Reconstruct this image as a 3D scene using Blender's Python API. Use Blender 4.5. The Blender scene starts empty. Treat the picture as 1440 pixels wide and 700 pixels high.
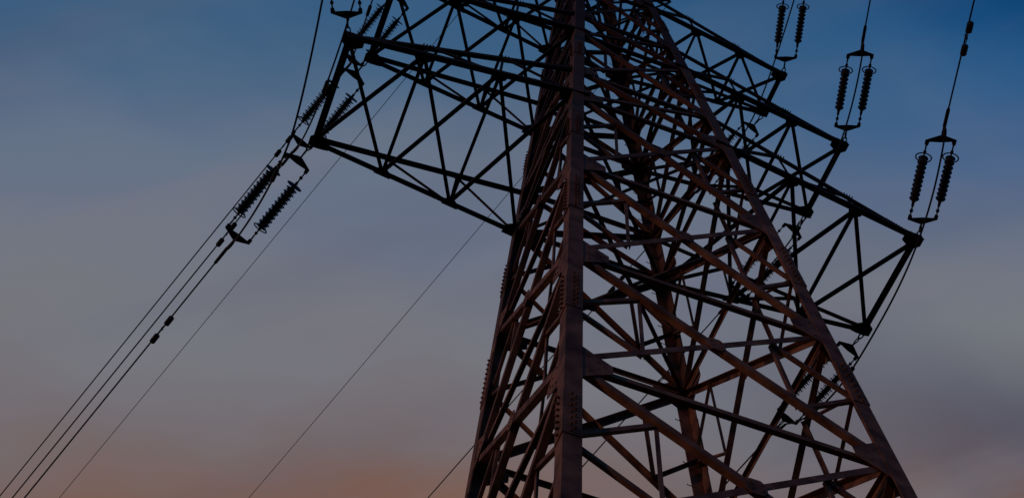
import bpy, math, random
from mathutils import Vector as V, Matrix

random.seed(7)
R = math.radians
scene = bpy.context.scene

# ------------------------------------------------------------------ camera
cam_data = bpy.data.cameras.new('camera')
cam_data.lens = 50.115
cam_data.sensor_width = 36.0
cam_data.sensor_fit = 'HORIZONTAL'
cam_data.clip_end = 6000
cam = bpy.data.objects.new('camera', cam_data)
scene.collection.objects.link(cam)
CAM_AZ, CAM_EL, CAM_ROLL = R(18.797), R(62.466), R(1.881)
cam_f = V((math.sin(CAM_AZ)*math.cos(CAM_EL), math.cos(CAM_AZ)*math.cos(CAM_EL), math.sin(CAM_EL)))
r0 = V((math.cos(CAM_AZ), -math.sin(CAM_AZ), 0))
u0 = r0.cross(cam_f)
cam_r = r0*math.cos(CAM_ROLL) + u0*math.sin(CAM_ROLL)
cam_u = -r0*math.sin(CAM_ROLL) + u0*math.cos(CAM_ROLL)
m = Matrix((cam_r, cam_u, -cam_f)).transposed().to_4x4()
m.translation = V((-9.2964, -16.9521, 1.6))
cam.matrix_world = m
scene.camera = cam

# ------------------------------------------------------------------ sun and dusk sky
SUN_AZ, SUN_EL = R(-107), R(4)          # azimuth from +y towards +x
sun_dir = V((math.sin(SUN_AZ)*math.cos(SUN_EL), math.cos(SUN_AZ)*math.cos(SUN_EL), math.sin(SUN_EL)))
ld = bpy.data.lights.new('low_sun', 'SUN')
ld.energy = 0.40
ld.angle = R(2.0)
ld.color = (1.0, 0.52, 0.38)
lo = bpy.data.objects.new('low_sun', ld)
lo.rotation_euler = sun_dir.to_track_quat('Z', 'Y').to_euler()
lo.location = sun_dir*80 + V((0, 0, 30))
scene.collection.objects.link(lo)

world = bpy.data.worlds.new('World')
scene.world = world
world.use_nodes = True
nt = world.node_tree
nt.nodes.clear()
def nd(t, **k):
    n = nt.nodes.new(t)
    for a, b in k.items():
        setattr(n, a, b)
    return n
def lk(a, b): nt.links.new(a, b)
def srgb(r, g, b):
    def f(c):
        c /= 255.0
        return c/12.92 if c <= 0.04045 else ((c+0.055)/1.055)**2.4
    return (f(r), f(g), f(b), 1.0)
def math_node(op, a, b=None):
    n = nd('ShaderNodeMath', operation=op)
    for i, x in enumerate((a, b)):
        if x is None: continue
        if isinstance(x, (int, float)): n.inputs[i].default_value = x
        else: lk(x, n.inputs[i])
    return n.outputs[0]
tc = nd('ShaderNodeTexCoord')
dirv = tc.outputs['Generated']
def dot(vec):
    n = nd('ShaderNodeVectorMath', operation='DOT_PRODUCT')
    lk(dirv, n.inputs[0]); n.inputs[1].default_value = vec
    return n.outputs['Value']
# slopes of the dusk sky in fixed world directions: up the sky away from the glow, and along the glow
UP_SKY = tuple(cam_u)
ALONG_SKY = tuple(cam_r)
up_t, al_t = dot(UP_SKY), dot(ALONG_SKY)
mp = nd('ShaderNodeMapping'); lk(dirv, mp.inputs[0])
mp.inputs['Rotation'].default_value = (0.4, 0.9, 0.3)
mp.inputs['Scale'].default_value = (2.2, 5.0, 2.2)
nz = nd('ShaderNodeTexNoise'); lk(mp.outputs[0], nz.inputs['Vector'])
nz.inputs['Scale'].default_value = 1.6; nz.inputs['Detail'].default_value = 4; nz.inputs['Roughness'].default_value = 0.45
wob = math_node('MULTIPLY', math_node('SUBTRACT', nz.outputs['Fac'], 0.5), 0.16)
tt = math_node('ADD', math_node('ADD', up_t, math_node('MULTIPLY', al_t, 0.10)), wob)
tt = math_node('MULTIPLY', math_node('ADD', tt, 0.25), 2.0)      # 0 .. 1 for -0.25 .. +0.25
def ramp(fac, stops):
    n = nd('ShaderNodeValToRGB'); lk(fac, n.inputs[0])
    cr = n.color_ramp; cr.interpolation = 'B_SPLINE'
    while len(cr.elements) > 1: cr.elements.remove(cr.elements[-1])
    cr.elements[0].position = stops[0][0]; cr.elements[0].color = stops[0][1]
    for p, c in stops[1:]:
        e = cr.elements.new(p); e.color = c
    return n.outputs['Color']
west = ramp(tt, [(0.0, srgb(122,78,56)), (0.09, srgb(121,84,66)), (0.15, srgb(116,91,82)), (0.21, srgb(111,100,102)), (0.26, srgb(110,106,112)), (0.33, srgb(115,115,121)), (0.43, srgb(108,114,126)),
                 (0.51, srgb(98,108,129)), (0.59, srgb(100,112,130)), (0.68, srgb(83,103,129)), (0.77, srgb(54,91,124)), (1.0, srgb(20,72,118))])
east = ramp(tt, [(0.0, srgb(66,52,56)), (0.17, srgb(62,54,64)), (0.215, srgb(72,60,66)), (0.255, srgb(118,92,84)), (0.30, srgb(78,70,82)), (0.38, srgb(84,86,100)), (0.47, srgb(114,116,120)), (0.55, srgb(111,115,123)),
                 (0.63, srgb(92,105,130)), (0.71, srgb(70,97,134)), (0.81, srgb(34,85,131)), (0.91, srgb(8,66,114)), (1.0, srgb(4,56,104))])
# thin high cloud: broad purple-grey and pale patches
ca, sa = math.cos(R(17)), math.sin(R(17))
wind = V(ALONG_SKY)*ca + V(UP_SKY)*sa; across = V(UP_SKY)*ca - V(ALONG_SKY)*sa
cxyz = nd('ShaderNodeCombineXYZ')
lk(math_node('MULTIPLY', dot(tuple(wind)), 3.2), cxyz.inputs[0]); lk(math_node('MULTIPLY', dot(tuple(across)), 12.0), cxyz.inputs[1])
cxyz.inputs[2].default_value = 3.7
mp2 = cxyz
nz2 = nd('ShaderNodeTexNoise'); lk(mp2.outputs[0], nz2.inputs['Vector'])
nz2.inputs['Scale'].default_value = 1.3; nz2.inputs['Detail'].default_value = 5; nz2.inputs['Roughness'].default_value = 0.5
cl = nd('ShaderNodeMapRange', interpolation_type='SMOOTHSTEP'); lk(nz2.outputs['Fac'], cl.inputs[0])
cl.inputs[1].default_value = 0.46; cl.inputs[2].default_value = 0.70; cl.inputs[4].default_value = 0.45
off3 = nd('ShaderNodeVectorMath', operation='ADD'); lk(cxyz.outputs[0], off3.inputs[0]); off3.inputs[1].default_value = (5.3, 2.1, 8.0)
nz3 = nd('ShaderNodeTexNoise'); lk(off3.outputs[0], nz3.inputs['Vector'])
nz3.inputs['Scale'].default_value = 0.9; nz3.inputs['Detail'].default_value = 4; nz3.inputs['Roughness'].default_value = 0.45
dk = nd('ShaderNodeMapRange', interpolation_type='SMOOTHSTEP'); lk(nz3.outputs['Fac'], dk.inputs[0])
dk.inputs[1].default_value = 0.48; dk.inputs[2].default_value = 0.72; dk.inputs[4].default_value = 0.22
side = nd('ShaderNodeMapRange', interpolation_type='SMOOTHSTEP'); lk(al_t, side.inputs[0])
side.inputs[1].default_value = 0.04; side.inputs[2].default_value = 0.38
mx = nd('ShaderNodeMix', data_type='RGBA'); lk(side.outputs[0], mx.inputs[0]); lk(west, mx.inputs[6]); lk(east, mx.inputs[7])
sky = nd('ShaderNodeTexSky', sky_type='NISHITA')
sky.sun_disc = False; sky.sun_elevation = SUN_EL; sky.sun_rotation = SUN_AZ
bg1 = nd('ShaderNodeBackground'); lk(sky.outputs[0], bg1.inputs[0]); bg1.inputs[1].default_value = 0.004
lowsky = nd('ShaderNodeMapRange', interpolation_type='SMOOTHSTEP'); lk(tt, lowsky.inputs[0])
lowsky.inputs[1].default_value = 0.5; lowsky.inputs[2].default_value = 0.78; lowsky.inputs[3].default_value = 1.0; lowsky.inputs[4].default_value = 0.2
mc = nd('ShaderNodeMix', data_type='RGBA'); lk(math_node('MULTIPLY', cl.outputs[0], lowsky.outputs[0]), mc.inputs[0]); lk(mx.outputs[2], mc.inputs[6]); mc.inputs[7].default_value = srgb(115,115,124)
md3 = nd('ShaderNodeMix', data_type='RGBA'); lk(dk.outputs[0], md3.inputs[0]); lk(mc.outputs[2], md3.inputs[6]); md3.inputs[7].default_value = srgb(80,80,104)
bg2 = nd('ShaderNodeBackground'); lk(md3.outputs[2], bg2.inputs[0]); bg2.inputs[1].default_value = 1.07
add = nd('ShaderNodeAddShader'); lk(bg1.outputs[0], add.inputs[0]); lk(bg2.outputs[0], add.inputs[1])
wo = nd('ShaderNodeOutputWorld'); lk(add.outputs[0], wo.inputs[0])

vs = scene.view_settings
vs.view_transform = 'Standard'; vs.look = 'None'; vs.exposure = 0.0; vs.gamma = 1.0; vs.use_curve_mapping = False
scene.render.resolution_x, scene.render.resolution_y = 1024, 497

# ------------------------------------------------------------------ materials
def make_mat(name, c1, c2, rough=0.6, metal=0.0, scale=3.0, contrast=(0.35, 0.7), bump=0.0, spec=0.3):
    mt = bpy.data.materials.new(name); mt.use_nodes = True
    t = mt.node_tree; b = t.nodes['Principled BSDF']
    co = t.nodes.new('ShaderNodeTexCoord')
    n = t.nodes.new('ShaderNodeTexNoise'); n.inputs['Scale'].default_value = scale; n.inputs['Detail'].default_value = 6
    t.links.new(co.outputs['Object'], n.inputs['Vector'])
    r = t.nodes.new('ShaderNodeValToRGB')
    r.color_ramp.elements[0].position = contrast[0]; r.color_ramp.elements[1].position = contrast[1]
    r.color_ramp.elements[0].color = (*c1, 1); r.color_ramp.elements[1].color = (*c2, 1)
    t.links.new(n.outputs['Fac'], r.inputs[0]); t.links.new(r.outputs[0], b.inputs['Base Color'])
    b.inputs['Roughness'].default_value = rough; b.inputs['Metallic'].default_value = metal
    b.inputs['Specular IOR Level'].default_value = spec
    if bump:
        n2 = t.nodes.new('ShaderNodeTexNoise'); n2.inputs['Scale'].default_value = scale*9; n2.inputs['Detail'].default_value = 4
        t.links.new(co.outputs['Object'], n2.inputs['Vector'])
        bp = t.nodes.new('ShaderNodeBump'); bp.inputs['Strength'].default_value = bump; bp.inputs['Distance'].default_value = 0.01
        t.links.new(n2.outputs['Fac'], bp.inputs['Height']); t.links.new(bp.outputs[0], b.inputs['Normal'])
    return mt
M_GLOW = make_mat('rusty_glow_steel', (0.085, 0.034, 0.020), (0.28, 0.122, 0.070), 0.75, 0.0, 1.9, (0.34, 0.66), 0.25, 0.15)  # warm glow on the lower shaft put into the base colour, over rust mottling
M_GLOW_FADE = make_mat('weathered_glow_fade_steel', (0.085, 0.036, 0.021), (0.14, 0.061, 0.036), 0.75, 0.0, 1.3, (0.3, 0.7), 0.25, 0.15)  # middle brown: the painted glow fading out up the shaft
M_DARK = make_mat('weathered_steel_no_glow', (0.045, 0.020, 0.014), (0.075, 0.034, 0.024), 0.8, 0.0, 1.3, (0.3, 0.7), 0.2, 0.12)  # same weathered steel without the painted glow
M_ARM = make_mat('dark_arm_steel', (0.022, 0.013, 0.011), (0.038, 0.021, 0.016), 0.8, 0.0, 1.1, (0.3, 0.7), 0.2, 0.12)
M_PORC = make_mat('dark_brown_porcelain', (0.016, 0.010, 0.008), (0.024, 0.014, 0.011), 0.45, 0.0, 6.0, (0.3, 0.7), 0.0, 0.2)
M_FIT = make_mat('blackened_fittings', (0.016, 0.014, 0.014), (0.028, 0.024, 0.023), 0.65, 0.0, 5.0, (0.3, 0.7), 0.0, 0.15)
M_WIRE = make_mat('dull_aluminium_wire', (0.016, 0.017, 0.020), (0.024, 0.025, 0.028), 0.7, 0.0, 5.0, (0.3, 0.7), 0.0, 0.15)
M_GRASS = make_mat('dry_grass_field', (0.020, 0.026, 0.010), (0.055, 0.052, 0.022), 0.95, 0.0, 0.35, (0.3, 0.7), 0.4, 0.1)

# ------------------------------------------------------------------ mesh helpers
class MB:
    """collects shapes; build() links them as ONE mesh object"""
    def __init__(s): s.v = []; s.f = []
    def poly_prism(s, base, ext):
        """closed loop of points extruded by a vector (ngon ends)"""
        n = len(base); o = len(s.v)
        s.v += [V(p) for p in base] + [V(p)+ext for p in base]
        s.f.append(tuple(o+i for i in range(n))[::-1]); s.f.append(tuple(o+n+i for i in range(n)))
        for i in range(n):
            j = (i+1) % n; s.f.append((o+i, o+j, o+n+j, o+n+i))
    def loft(s, a, b):
        n = len(a); o = len(s.v)
        s.v += [V(p) for p in a] + [V(p) for p in b]
        s.f.append(tuple(o+i for i in range(n))[::-1]); s.f.append(tuple(o+n+i for i in range(n)))
        for i in range(n):
            j = (i+1) % n; s.f.append((o+i, o+j, o+n+j, o+n+i))
    def angle(s, p0, p1, n, a=0.2, t=0.02, off=0.0, side=1, low=None):
        """rolled steel angle from p0 to p1, one flange flat in the face whose outward normal is n"""
        p0, p1, n = V(p0), V(p1), V(n)
        e = (p1-p0).normalized(); n = (n - e*n.dot(e)).normalized(); w = e.cross(n)*side
        if low is not None and (w.z > 0) != low: w = -w      # heel of the angle at the lower / upper edge
        sec = [(-a/2, 0), (a/2, 0), (a/2, -t), (-a/2+t, -t), (-a/2+t, -a*0.9), (-a/2, -a*0.9)]
        q = [w*x + n*(y+off) for x, y in sec]
        s.loft([p0+k for k in q], [p1+k for k in q])
    def tube(s, pts, rad, seg=8, closed=False):
        pts = [V(p) for p in pts]; o = len(s.v); n = len(pts)
        rads = rad if isinstance(rad, (list, tuple)) else [rad]*n
        ref = None
        for i, p in enumerate(pts):
            if closed: e = pts[(i+1) % n]-pts[i-1]
            else: e = pts[min(i+1, n-1)]-pts[max(i-1, 0)]
            e.normalize()
            if ref is None:
                ref = V((0, 0, 1)) if abs(e.z) < 0.9 else V((1, 0, 0))
            x = (ref - e*ref.dot(e)).normalized(); y = e.cross(x); ref = x
            for k in range(seg):
                a = 2*math.pi*k/seg
                s.v.append(p + (x*math.cos(a)+y*math.sin(a))*rads[i])
        for i in range(n if closed else n-1):
            j = (i+1) % n
            for k in range(seg):
                l = (k+1) % seg
                s.f.append((o+i*seg+k, o+i*seg+l, o+j*seg+l, o+j*seg+k))
        if not closed:
            s.f.append(tuple(o+k for k in range(seg))[::-1]); s.f.append(tuple(o+(n-1)*seg+k for k in range(seg)))
    def lathe(s, p, e, prof, seg=16):
        """profile of (distance along e, radius)"""
        p, e = V(p), V(e).normalized()
        x = e.orthogonal().normalized(); y = e.cross(x); o = len(s.v); n = len(prof)
        for d, rd in prof:
            for k in range(seg):
                a = 2*math.pi*k/seg; s.v.append(p + e*d + (x*math.cos(a)+y*math.sin(a))*max(rd, 1e-4))
        for i in range(n-1):
            for k in range(seg):
                l = (k+1) % seg; s.f.append((o+i*seg+k, o+i*seg+l, o+(i+1)*seg+l, o+(i+1)*seg+k))
        s.f.append(tuple(o+k for k in range(seg))[::-1]); s.f.append(tuple(o+(n-1)*seg+k for k in range(seg)))
    def ring(s, c, e, rad, r, seg=24, squash=1.0, xdir=None):
        e = V(e).normalized(); x = V(xdir).normalized() if xdir is not None else e.orthogonal().normalized(); y = e.cross(x)
        s.tube([V(c) + x*rad*math.cos(2*math.pi*k/seg) + y*rad*squash*math.sin(2*math.pi*k/seg) for k in range(seg)], r, 6, True)
    def bolt(s, p, n, r=0.022, h=0.03):
        n = V(n).normalized(); s.lathe(V(p)-n*0.01, n, [(0, r), (h, r)], 6)
    def build(s, name, mat, parent=None, smooth=False):
        me = bpy.data.meshes.new(name); me.from_pydata([tuple(p) for p in s.v], [], s.f); me.materials.append(mat); me.update()
        o = bpy.data.objects.new(name, me); scene.collection.objects.link(o)
        if parent: 
            o.parent = parent
            if parent.type == 'EMPTY' or True:
                # meshes are written in world coordinates: keep them there
                o.matrix_parent_inverse = Matrix.Translation(-world_loc(parent))
        if smooth:
            for pl in me.polygons: pl.use_smooth = True
        return o
def world_loc(o):
    p = V(o.location)
    while o.parent:
        p = V(o.location) + o.matrix_parent_inverse.translation + V((0, 0, 0))
        o2 = o.parent; p = p + world_loc(o2); break
    return p
def thing(name, label, cat, loc, group=None):
    o = bpy.data.objects.new(name, None); scene.collection.objects.link(o)
    o.location = loc; o.empty_display_size = 0.3
    o['label'] = label; o['category'] = cat
    if group: o['group'] = group
    return o

# ------------------------------------------------------------------ ground
g = MB()
N = 40
for i in range(N+1):
    for j in range(N+1):
        x = (i/N*2-1); y = (j/N*2-1)
        X = math.copysign(abs(x)**2.2*2500, x); Y = math.copysign(abs(y)**2.2*2500, y)
        d = math.hypot(X, Y)
        Z = 0.0 if d < 40 else 3.0*math.sin(X*0.004+1)*math.cos(Y*0.005)*min(1, (d-40)/300)
        g.v.append(V((X, Y, Z)))
for i in range(N):
    for j in range(N):
        a = i*(N+1)+j; g.f.append((a, a+N+1, a+N+2, a+1))
go = g.build('ground', M_GRASS); go['kind'] = 'structure'

# ------------------------------------------------------------------ lattice tower
Z1 = 42.304
K1, K2 = -0.0560, -0.0597
def half(z):
    h = z - Z1
    return 2.55 + (K1 if h < 0 else K2)*h
def node(sx, sy, z):
    b = half(z); return V((sx*b, sy*b, z))
LV = [0.0, 9.5, Z1-22.7, Z1-17.25, Z1-11.94, Z1-5.985, Z1, Z1+2.683, Z1+7.543, Z1+10.1, Z1+15.455, Z1+18.0, Z1+23.9]
tower = thing('transmission_tower', 'tall steel lattice tower with cross-arms on both sides', 'pylon', (0, 0, 0))
def steel(z): return M_GLOW if z < Z1-6.1 else M_GLOW_FADE if z < Z1+7 else M_DARK  # steps the tone by height to paint the glow's fade into the steel

# legs: heavy angles with the corner outwards
LEG_A, LEG_T = 0.37, 0.032
for sx, sy in ((-1, -1), (1, -1), (-1, 1), (1, 1)):
    def sec(z):
        c = node(sx, sy, z) + V((sx*0.09, sy*0.09, 0)); a, t = LEG_A, LEG_T
        return [c + V((-sx*x, -sy*y, 0)) for x, y in ((0, 0), (a, 0), (a, t), (t, t), (t, a), (0, a))]
    mb = MB(); mb.loft(sec(-0.3), sec(Z1-6)); lg = mb.build('leg', M_GLOW, tower)
    mb = MB(); mb.loft(sec(Z1-5.997), sec(Z1)); md = mb.build('leg', M_GLOW_FADE, tower)
    mb = MB(); mb.loft(sec(Z1+0.003), sec(Z1+7.5)); md2 = mb.build('leg', M_GLOW_FADE, tower)
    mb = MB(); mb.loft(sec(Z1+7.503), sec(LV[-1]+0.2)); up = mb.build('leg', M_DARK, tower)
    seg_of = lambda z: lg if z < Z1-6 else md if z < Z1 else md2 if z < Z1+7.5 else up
    # bolted splices
    for zs, ln in ((Z1-19.4, 1.5), (Z1-14.2, 1.7), (Z1-8.4, 2.2), (Z1-3.1, 1.6), (Z1+5.0, 1.4), (Z1+12.8, 1.4)):
        mb = MB(); ax = (node(sx, sy, zs+1)-node(sx, sy, zs)).normalized()
        def sec2(z):
            c = node(sx, sy, z) + V((sx*0.112, sy*0.112, 0)); a, t = 0.38, 0.02
            return [c + V((-sx*x, -sy*y, 0)) for x, y in ((0, 0), (a, 0), (a, t), (t, t), (t, a), (0, a))]
        mb.loft(sec2(zs-ln/2), sec2(zs+ln/2))
        k = 0; z = zs-ln/2+0.08
        while z < zs+ln/2-0.04:
            c = node(sx, sy, z)
            mb.bolt(c + V((-sx*(0.05+0.08*(k % 2)), sy*0.112, 0)), (0, sy, 0), 0.024, 0.07)
            mb.bolt(c + V((sx*0.112, -sy*(0.05+0.08*(k % 2)), 0)), (sx, 0, 0), 0.024, 0.07)
            z += 0.11; k += 1
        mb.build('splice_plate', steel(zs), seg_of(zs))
    if (sx, sy) == (1, 1):        # climbing pegs on the far leg
        z = Z1-21; k = 0
        while z < Z1+17.5:
            c = node(sx, sy, z); mb = MB()
            if k % 2: p, n = c + V((-0.06, 0.07, 0)), V((0, 1, 0))
            else: p, n = c + V((0.07, -0.06, 0)), V((1, 0, 0))
            if k % 2 == 0: p, n = c + V((-0.23, 0.05, 0)), V((-1, 0, 0))
            mb.tube([p-n*0.02, p+n*0.17, p+n*0.20+V((0, 0, 0.03))], [0.012, 0.012, 0.016], 6)
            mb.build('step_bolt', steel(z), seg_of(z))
            z += 0.46; k += 1

FACES = [((-1, -1), (1, -1), (0, -1, 0)), ((1, 1), (-1, 1), (0, 1, 0)), ((-1, 1), (-1, -1), (-1, 0, 0)), ((1, -1), (1, 1), (1, 0, 0))]
rest = MB()
ctr = 0
def gusset(mb, c, hdir, up, n, sx=1.0, off=0.0, w=0.62, h=0.62):
    t = 0.016; c = V(c)+V(n)*off
    pts = [(-0.04, h), (0.14, h), (w*0.62, h*0.55), (w, 0.16), (w, -0.16), (w*0.62, -h*0.55), (0.14, -h), (-0.04, -h)]
    mb.poly_prism([c + hdir*x + up*y for x, y in pts], V(n)*t)
    for x, y in ((0.28, 0.26), (0.40, 0.12), (0.40, -0.12), (0.28, -0.26), (0.05, 0.46), (0.05, -0.46), (0.48, 0.0)):
        mb.bolt(c + hdir*(x*w/0.62) + up*(y*h/0.62) + V(n)*t, n)
for li in range(len(LV)-1):
    za, zb = LV[li], LV[li+1]; H = zb-za
    big = za < Z1-1
    da = 0.25 if big else 0.23
    if za > Z1+10: da = 0.19
    visible = za > Z1-23
    for fi, (c0, c1, n) in enumerate(FACES):
        n = V(n)
        A0, A1 = node(*c0, za), node(*c0, zb); B0, B1 = node(*c1, za), node(*c1, zb)
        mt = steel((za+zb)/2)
        jit = lambda: random.uniform(0.0, 0.0035)
        low = fi in (0, 2)
        d1, d2 = (da*(0.66 if fi == 0 else 0.76), da*0.64) if fi < 2 else (da*0.74, da*0.74)
        # main X
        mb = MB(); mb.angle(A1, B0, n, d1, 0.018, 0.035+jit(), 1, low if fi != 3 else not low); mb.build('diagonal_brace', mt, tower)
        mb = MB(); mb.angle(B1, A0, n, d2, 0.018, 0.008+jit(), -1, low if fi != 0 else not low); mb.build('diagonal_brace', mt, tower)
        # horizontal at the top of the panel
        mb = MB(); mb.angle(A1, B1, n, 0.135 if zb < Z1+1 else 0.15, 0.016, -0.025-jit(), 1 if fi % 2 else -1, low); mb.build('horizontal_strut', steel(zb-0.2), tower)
        # crossing point and redundant members in the two leg triangles
        wt, wb = (B1-A1).length, (B0-A0).length
        f = wt/(wt+wb)
        X = A1 + (B0-A1)*f
        cp = MB(); hx = (B0-A0).normalized(); q = 0.22 if big else 0.15
        cp.poly_prism([X + n*0.05 + hx*x*q + V((0, 0, y*q)) for x, y in ((-1, 0.5), (-0.5, 1), (0.5, 1), (1, 0.5), (1, -0.5), (0.5, -1), (-0.5, -1), (-1, -0.5))], n*0.014)
        for x, y in ((0.5, 0.4), (-0.5, -0.4), (0.5, -0.4), (-0.5, 0.4)): cp.bolt(X + n*0.064 + hx*x*q + V((0, 0, y*q)), n)
        if H > 3 and visible: cp.build('centre_plate', mt, tower)
        if H > 3:
            for (T, Bm) in ((A1, A0), (B1, B0)):
                U = T + (X-T)*0.5; L = Bm + (X-Bm)*0.5; Mm = T + (Bm-T)*(0.5)
                for k, (p, q2) in enumerate(((Mm, U), (Mm, L), (U, L))):
                    sz = (0.105 if k < 2 else 0.095) if big else 0.12
                    one = visible and za < Z1-0.1
                    mb2 = MB() if one else rest
                    mb2.angle(p, q2, n, sz, 0.012, -0.055-0.016*k-jit(), 1 if k else -1, low if fi != 3 else not low)
                    if one: mb2.build('secondary_brace', mt, tower)
# gussets: the two plates bolted round each leg at every level
for li, z in enumerate(LV[1:]):
    for sx, sy in ((-1, -1), (1, -1), (-1, 1), (1, 1)):
        c = node(sx, sy, z); up = (node(sx, sy, z+1)-c).normalized(); mb = MB()
        s = 1.0 if z < Z1+1 else 0.78
        gusset(mb, c, V((-sx, 0, 0)), up, (0, sy, 0), 1, 0.056+0.002*(li % 2), 0.92*s, 0.72*s)
        gusset(mb, c, V((0, -sy, 0)), up, (sx, 0, 0), 1, 0.056+0.002*(li % 2), 0.92*s, 0.72*s)
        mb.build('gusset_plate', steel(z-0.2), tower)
# plan bracing inside the shaft
for z in (LV[5], LV[6], LV[8], LV[10], LV[12]):
    a = 0.11
    for k, (p, q) in enumerate((((-1, -1), (1, 1)), ((1, -1), (-1, 1)))):
        mb = MB(); mb.angle(node(*p, z), node(*q, z), (0, 0, 1), a, 0.014, -0.10-0.04*k); mb.build('plan_brace', steel(z-0.2), tower)
ro = rest.build('fine_bracing', M_DARK, tower); ro['kind'] = 'stuff'

# ------------------------------------------------------------------ cross-arms
ARMS = [(9.526, 1.816, 0.0, 2.683, 3), (8.665, 1.50, 7.543, 2.557, 3), (7.83, 0.92, 15.455, 2.545, 3)]
def cross_arm(s, L, wt, h, dep, np_, lvl):
    z = Z1+h
    chord, lace = MB(), []
    bn, tn = {}, {}
    for sg in (-1, 1):
        b0, t0 = half(z), half(z+dep)
        P = V((s*L, sg*wt, z)); B = V((s*b0, sg*b0, z)); T = V((s*t0, sg*t0, z+dep))
        out = V((0, sg, 0))
        c = 0.17
        chord.angle(P, B, (0, 0, -1), c, 0.02, 0.0, s*sg)
        chord.angle(P + V((0, 0, 0.13)), T, out, c*0.9, 0.02, 0.02, -1)
        for k in range(np_+1):
            t = k/np_
            bn[sg, k] = P + (B-P)*t; tn[sg, k] = P + V((0, 0, 0.13)) + (T-P-V((0, 0, 0.13)))*t
    i = 0
    def bar(p, q, n, a, off):
        nonlocal i
        mb = MB(); mb.angle(p, q, n, a, 0.012, off + 0.0023*(i % 5), 1 if i % 2 else -1); lace.append(mb); i += 1
    dn = (0, 0, -1)
    for k in range(1, np_): bar(bn[-1, k], bn[1, k], dn, 0.11, 0.03)
    for k in range(np_):
        bar(bn[-1, k], bn[1, k+1], dn, 0.12, 0.055)
        bar(bn[1, k], bn[-1, k+1], dn, 0.12, -0.05)
    for sg in (-1, 1):
        for k in range(1, np_):
            bar(bn[sg, k], tn[sg, k], (0, sg, 0), 0.09, -0.03)
            bar(tn[sg, k], bn[sg, k+1], (0, sg, 0), 0.10, 0.035)
    for sg in (-1, 1):
        ax = (bn[sg, 0]-bn[sg, np_]).normalized()
        for k in range(1, np_+1):
            for j in range(4): chord.bolt(tn[sg, k] + ax*(0.1*j-0.15) + V((0, sg*0.03, 0.0)), (0, sg, 0.4), 0.02, 0.07)
        for j in range(7):
            chord.bolt(tn[sg, 0] + (tn[sg, np_]-tn[sg, 0])*(0.07+0.012*j) + V((0, 0, 0.04)), (0, sg*0.3, 1), 0.02, 0.08)
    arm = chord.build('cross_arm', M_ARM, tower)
    if lvl == 2 and s < 0:
        allm = MB()
        for mb in lace:
            o = len(allm.v); allm.v += mb.v; allm.f += [tuple(x+o for x in f) for f in mb.f]
        ao = allm.build('lacing', M_ARM, arm); ao['kind'] = 'stuff'
    else:
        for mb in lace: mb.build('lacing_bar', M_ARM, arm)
    # end beam between the two tips, with its attachment plates
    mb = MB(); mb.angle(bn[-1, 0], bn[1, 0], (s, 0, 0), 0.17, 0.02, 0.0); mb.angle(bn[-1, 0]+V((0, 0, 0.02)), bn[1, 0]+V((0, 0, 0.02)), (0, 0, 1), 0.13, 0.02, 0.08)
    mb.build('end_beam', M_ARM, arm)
    for sg in (-1, 1):
        mb = MB(); P = bn[sg, 0]
        pts = [(0.14, 0.18), (-0.42, 0.20), (-0.55, 0.02), (-0.40, -0.16), (-0.1, -0.20), (0.14, -0.12)]
        mb.poly_prism([P + V((s*x, sg*0.075, y)) for x, y in pts], V((0, sg*0.025, 0)))
        mb.poly_prism([P + V((s*x, sg*(0.12-y*1.0), -0.06)) for x, y in ((0.15, 0), (0.15, 0.30), (-0.1, 0.5), (-0.5, 0.28), (-0.5, 0.0))], V((0, 0, -0.025)))
        for x, y in ((-0.1, 0.08), (-0.3, 0.09), (-0.2, -0.05), (0.03, 0.05), (-0.42, 0.03)): mb.bolt(P+V((s*x, sg*0.1, y)), (0, sg, 0), 0.028, 0.05)
        mb.build('tip_plate', M_ARM, arm)
    # gussets and long bolts at the chord joints
    for sg in (-1, 1):
        for k in range(1, np_+1):
            gm = MB()
            ax = (bn[sg, 0]-bn[sg, np_]).normalized()
            p = bn[sg, k] + V((0, 0, -0.075)); iw = V((0, -sg, 0)); w = 0.20 if k < np_ else 0.34
            gm.poly_prism([p + ax*x*w*1.4 + iw*y*w for x, y in ((-1, -0.4), (1, -0.4), (0.8, 0.6), (0.2, 1.1), (-0.2, 1.1), (-0.8, 0.6))], V((0, 0, -0.014)))
            for x in (-0.7, -0.25, 0.25, 0.7): gm.bolt(p + ax*x*w*1.3 + V((0, 0, -0.014)), (0, 0, -1), 0.022, 0.05)
            gm.build('joint_plate', M_ARM, arm)
    return arm
for lv, a in enumerate(ARMS):
    for s in (-1, 1): cross_arm(s, *a, lv)
# earth-wire horns at the peak
ZP = 66.0
for s in (-1, 1):
    mb = MB(); P = V((s*3.85, 0, ZP)); b = half(ZP)
    for sg in (-1, 1):
        mb.angle(V((s*b, sg*b, ZP-0.05)), P, (0, sg, 0), 0.12, 0.014, 0.01)
        mb.angle(V((s*half(ZP-2.4), sg*half(ZP-2.4), ZP-2.4)), P + V((0, 0, -0.12)), (0, sg, 0), 0.12, 0.014, 0.03)
        mb.angle(V((s*(b+1.2), sg*b*0.55, ZP)), V((s*(half(ZP-2.4)+1.0), sg*b*0.62, ZP-1.55)), (0, sg, 0), 0.08, 0.012, -0.02)
    mb.build('earth_wire_horn', M_ARM, tower)

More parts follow.
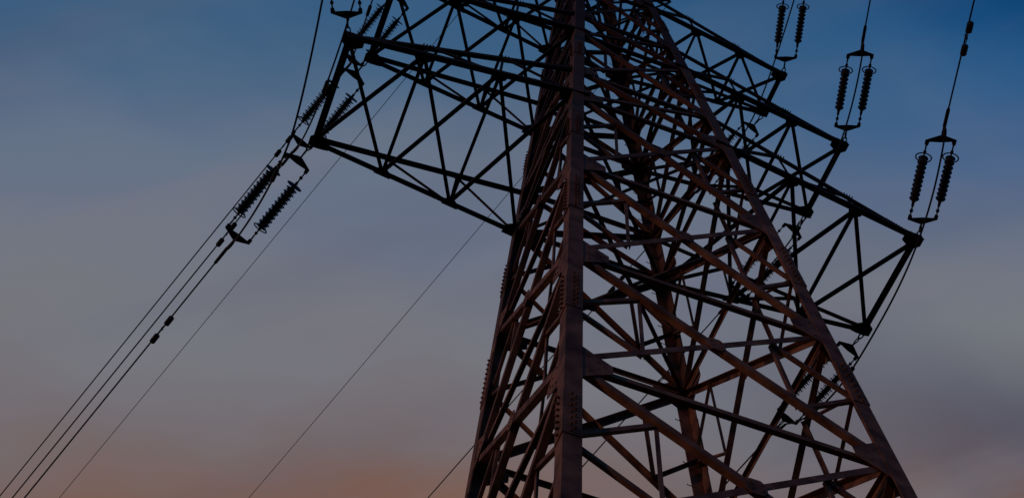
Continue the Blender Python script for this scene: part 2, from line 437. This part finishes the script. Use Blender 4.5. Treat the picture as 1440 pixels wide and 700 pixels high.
# ------------------------------------------------------------------ insulator strings
DF = V((-0.34024, 0.91458, -0.21860)).normalized()      # away from the camera
DN = V((-0.34024, -0.91458, -0.21860)).normalized()     # back over the camera
def tension_string(tip, d, label, group, disc):
    t = thing('insulator_string', label, 'insulator', tip, group)
    side = d.cross(V((0, 0, 1))).normalized(); nrm = side.cross(d).normalized()
    at = lambda a, b=0.0, c=0.0: tip + d*a + side*b + nrm*c
    # chain of shackle, links and clevis
    mb = MB()
    mb.tube([at(-0.06, 0.0, -0.10), at(0.04, 0, -0.09), at(0.10, 0, 0)], 0.030, 6)
    mb.ring(at(0.22), nrm, 0.13, 0.024, 16, 0.5, d)
    mb.ring(at(0.44), side, 0.13, 0.024, 16, 0.5, d)
    mb.tube([at(0.54), at(0.68)], 0.032, 6)
    mb.build('shackle_chain', M_FIT, t)
    gap = 0.41
    def yoke(a0, sgn):
        y = MB()
        pts = [(0, 0.06), (0.17, gap+0.06), (0.34, gap+0.06), (0.34, gap-0.05), (0.23, gap-0.07), (0.25, 0.0)]
        loop = pts + [(x, -b) for x, b in pts[-2::-1]]
        y.poly_prism([at(a0+sgn*x, b, -0.014) for x, b in loop], nrm*0.028)
        for b in (-gap, 0, gap):
            x = 0.30 if b else 0.06
            y.lathe(at(a0+sgn*x, b, -0.06), nrm, [(0, 0.04), (0.12, 0.04)], 8)
        y.build('yoke_plate', M_FIT, t)
    yoke(0.64, 1); yoke(4.06, -1)
    for sgn in (-1, 1):
        b = gap*sgn
        prof = [(0.0, 0.06), (0.04, 0.07)]
        n = 11; x0, dx = 0.06, 0.155
        if not disc:                    # long-rod type with wide-spaced rounded sheds
            n, dx = 10, 0.172
            for k in range(n):
                a = x0+dx*k
                prof += [(a, 0.062), (a+0.03, 0.075), (a+0.062, 0.150), (a+0.078, 0.156), (a+0.094, 0.145), (a+0.125, 0.070), (a+0.15, 0.060)]
        else:
          for k in range(n):
            a = x0+dx*k
            prof += [(a, 0.072), (a+0.030, 0.10), (a+0.052, 0.192), (a+0.066, 0.196), (a+0.076, 0.14), (a+0.090, 0.078)]
            if k < n-1: prof += [(a+0.112, 0.10), (a+0.124, 0.155), (a+0.136, 0.155), (a+0.144, 0.09)]
        e0 = x0+dx*(n-1)+0.13
        prof += [(e0-0.03, 0.06), (e0, 0.05)]
        mb2 = MB(); mb2.lathe(at(1.52, b), d, prof, 14); ins = mb2.build('insulator', M_PORC, t, False)
        e0 += 1.52
        mb = MB()
        mb.lathe(at(0.90, b), d, [(0, 0.04), (0.06, 0.055), (0.07, 0.024), (0.22, 0.024), (0.23, 0.055), (0.30, 0.055), (0.31, 0.026), (0.44, 0.026), (0.45, 0.045), (0.62, 0.05)], 8)
        mb.build('ball_socket_rod', M_FIT, ins)
        mb = MB()
        mb.lathe(at(e0-0.01, b), d, [(0, 0.05), (0.04, 0.03), (0.16, 0.024), (0.17, 0.05), (0.23, 0.05), (0.24, 0.024), (3.78-e0, 0.03)], 8)
        mb.build('ball_socket_rod', M_FIT, ins)
        if disc:
            mb = MB(); mb.lathe(at(1.49, b), d, [(0, 0.03), (0.006, 0.27), (0.022, 0.27), (0.05, 0.10)], 20); mb.build('arcing_disc', M_FIT, ins)
        mb = MB(); rc = at(e0-0.02, b); mb.ring(rc, d, 0.235, 0.022, 24)
        for s2 in (-1, 1): mb.tube([rc + nrm*0.235*s2, at(e0+0.10, b, 0.03*s2)], 0.014, 6)
        mb.build('grading_ring', M_FIT, ins)
    # dead-end clamp with the jumper terminal
    mb = MB()
    mb.ring(at(4.14), side, 0.11, 0.022, 14, 0.5, d)
    mb.tube([at(4.22), at(4.36), at(4.40), at(5.0), at(5.06)], [0.035, 0.04, 0.055, 0.055, 0.030], 10)
    mb.tube([at(4.42, 0, -0.02), at(4.36, 0, -0.14), at(4.22, 0, -0.22), at(4.05, 0, -0.26)], [0.03, 0.05, 0.05, 0.04], 8)
    mb.build('dead_end_clamp', M_FIT, t)
    return at(4.05, 0, -0.26), at(5.02)

def add_damper(parent, pos, e):
    """two weights on a short messenger hanging under the wire"""
    dn = (V((0, 0, -1)) - e*e.dot(V((0, 0, -1)))).normalized(); mb = MB()
    mb.tube([pos + dn*-0.05, pos + dn*0.14], 0.035, 6)
    mb.tube([pos + dn*0.14 + e*x for x in (-0.5, -0.25, 0, 0.25, 0.5)], 0.016, 6)
    for s in (-1, 1):
        mb.lathe(pos + dn*0.14 + e*s*0.20, e*s, [(0, 0.05), (0.03, 0.095), (0.32, 0.095), (0.36, 0.05)], 10)
    mb.build('vibration_damper', M_FIT, parent)

SPAN, CAT = 470.0, 1000.0
def span_wire(name, start, d, rad, label, cat, group, dampers=()):
    """one span of a hanging wire: parabola leaving `start` along d"""
    h = V((d.x, d.y, 0)); hl = h.length; h.normalize(); s0 = d.z/hl - 0.005
    a = CAT; sp = -2*s0*a
    def pt(x): return start + h*x + V((0, 0, s0*x + x*x/(2*a)))
    xs = [0, 0.5, 1, 2, 4, 7, 11, 16, 22, 30, 40, 55, 75, 100] + [100+(sp-100)*k/24 for k in range(1, 25)]
    mb = MB(); mb.tube([pt(x) for x in xs], rad, 8)
    o = mb.build(name, M_WIRE, None, True)
    o['label'] = label; o['category'] = cat
    if group: o['group'] = group
    for x in dampers:
        e = (pt(x+0.1)-pt(x-0.1)).normalized(); add_damper(o, pt(x), e)
    return o
def jumper(e1, e2, sag, xo, pw, label):
    mb = MB(); pts = []
    for k in range(41):
        t = -1+2*k/40; w = 1-abs(t)**pw; p = e1 + (e2-e1)*((t+1)/2)
        pts.append(p + V((xo*w, 0, -sag*w)))
    mb.tube(pts, 0.030, 8)
    o = mb.build('jumper_cable', M_WIRE, None, True); o['label'] = label; o['category'] = 'cable'; o['group'] = 'slack cables looping under the cross-arms'
    p, q = pts[25], pts[26]; e = (q-p).normalized()
    mb = MB(); mb.lathe(p, e, [(0, 0.035), (0.02, 0.07), (0.5, 0.07), (0.52, 0.035)], 10); mb.build('jumper_weight', M_FIT, o)
    return o

sidew = {-1: 'left', 1: 'right'}
levw = ['lowest', 'middle', 'topmost']
JP = {(-1, 0): (2.85, 0.75, 1.5), (1, 0): (2.7, -0.15, 2.6), (-1, 1): (2.85, 0.3, 2.0), (1, 1): (0.95, 0.6, 2.0), (-1, 2): (2.6, 0.0, 1.7), (1, 2): (2.7, -0.15, 1.5)}
for lv, (L, wt, h, dep, _) in enumerate(ARMS):
    for s in (-1, 1):
        tf, tn_ = V((s*L, wt, Z1+h)), V((s*L, -wt, Z1+h))
        where = f'{levw[lv]} cross-arm on the {sidew[s]}'
        jf, cf = tension_string(tf, DF, f'double insulator string sloping down to the left from the {where}', 'double insulator strings pulling away from the viewer', True)
        jn, cn = tension_string(tn_, DN, f'double insulator string reaching up from the {where}', 'double insulator strings reaching over the viewer', False)
        far_d = {(-1, 0): 2.7, (1, 0): 3.0, (1, 1): 3.4, (1, 2): 4.4, (-1, 1): 3.2, (-1, 2): 3.4}[s, lv]
        span_wire('power_line', cf, DF, 0.026, f'power cable running down to the lower left from the {where}', 'cable', 'power cables running down to the lower left', (far_d,))
        span_wire('power_line', cn, DN, 0.026, f'power cable running up and out of view from the {where}', 'cable', 'power cables running up over the viewer', (2.45,))
        sg, xo, pw = JP[s, lv]
        jumper(jn, jf, sg, xo, pw, f'slack cable bridging the two insulator strings of the {where}')
for s in (-1, 1):
    P = V((s*3.85, 0, ZP-0.15))
    dfl = V((DF.x, DF.y, -0.208 if s < 0 else -0.220)); dnl = V((DN.x, DN.y, -0.19))
    span_wire('earth_wire', P, dfl, 0.015, f'thin ground wire crossing the sky from the {sidew[s]} side of the tower peak', 'cable', 'thin ground wires from the tower peak', (3.0,))
    span_wire('earth_wire', P, dnl, 0.012, f'thin ground wire leaving the {sidew[s]} side of the tower peak over the viewer', 'cable', 'thin ground wires over the viewer', (3.0,))
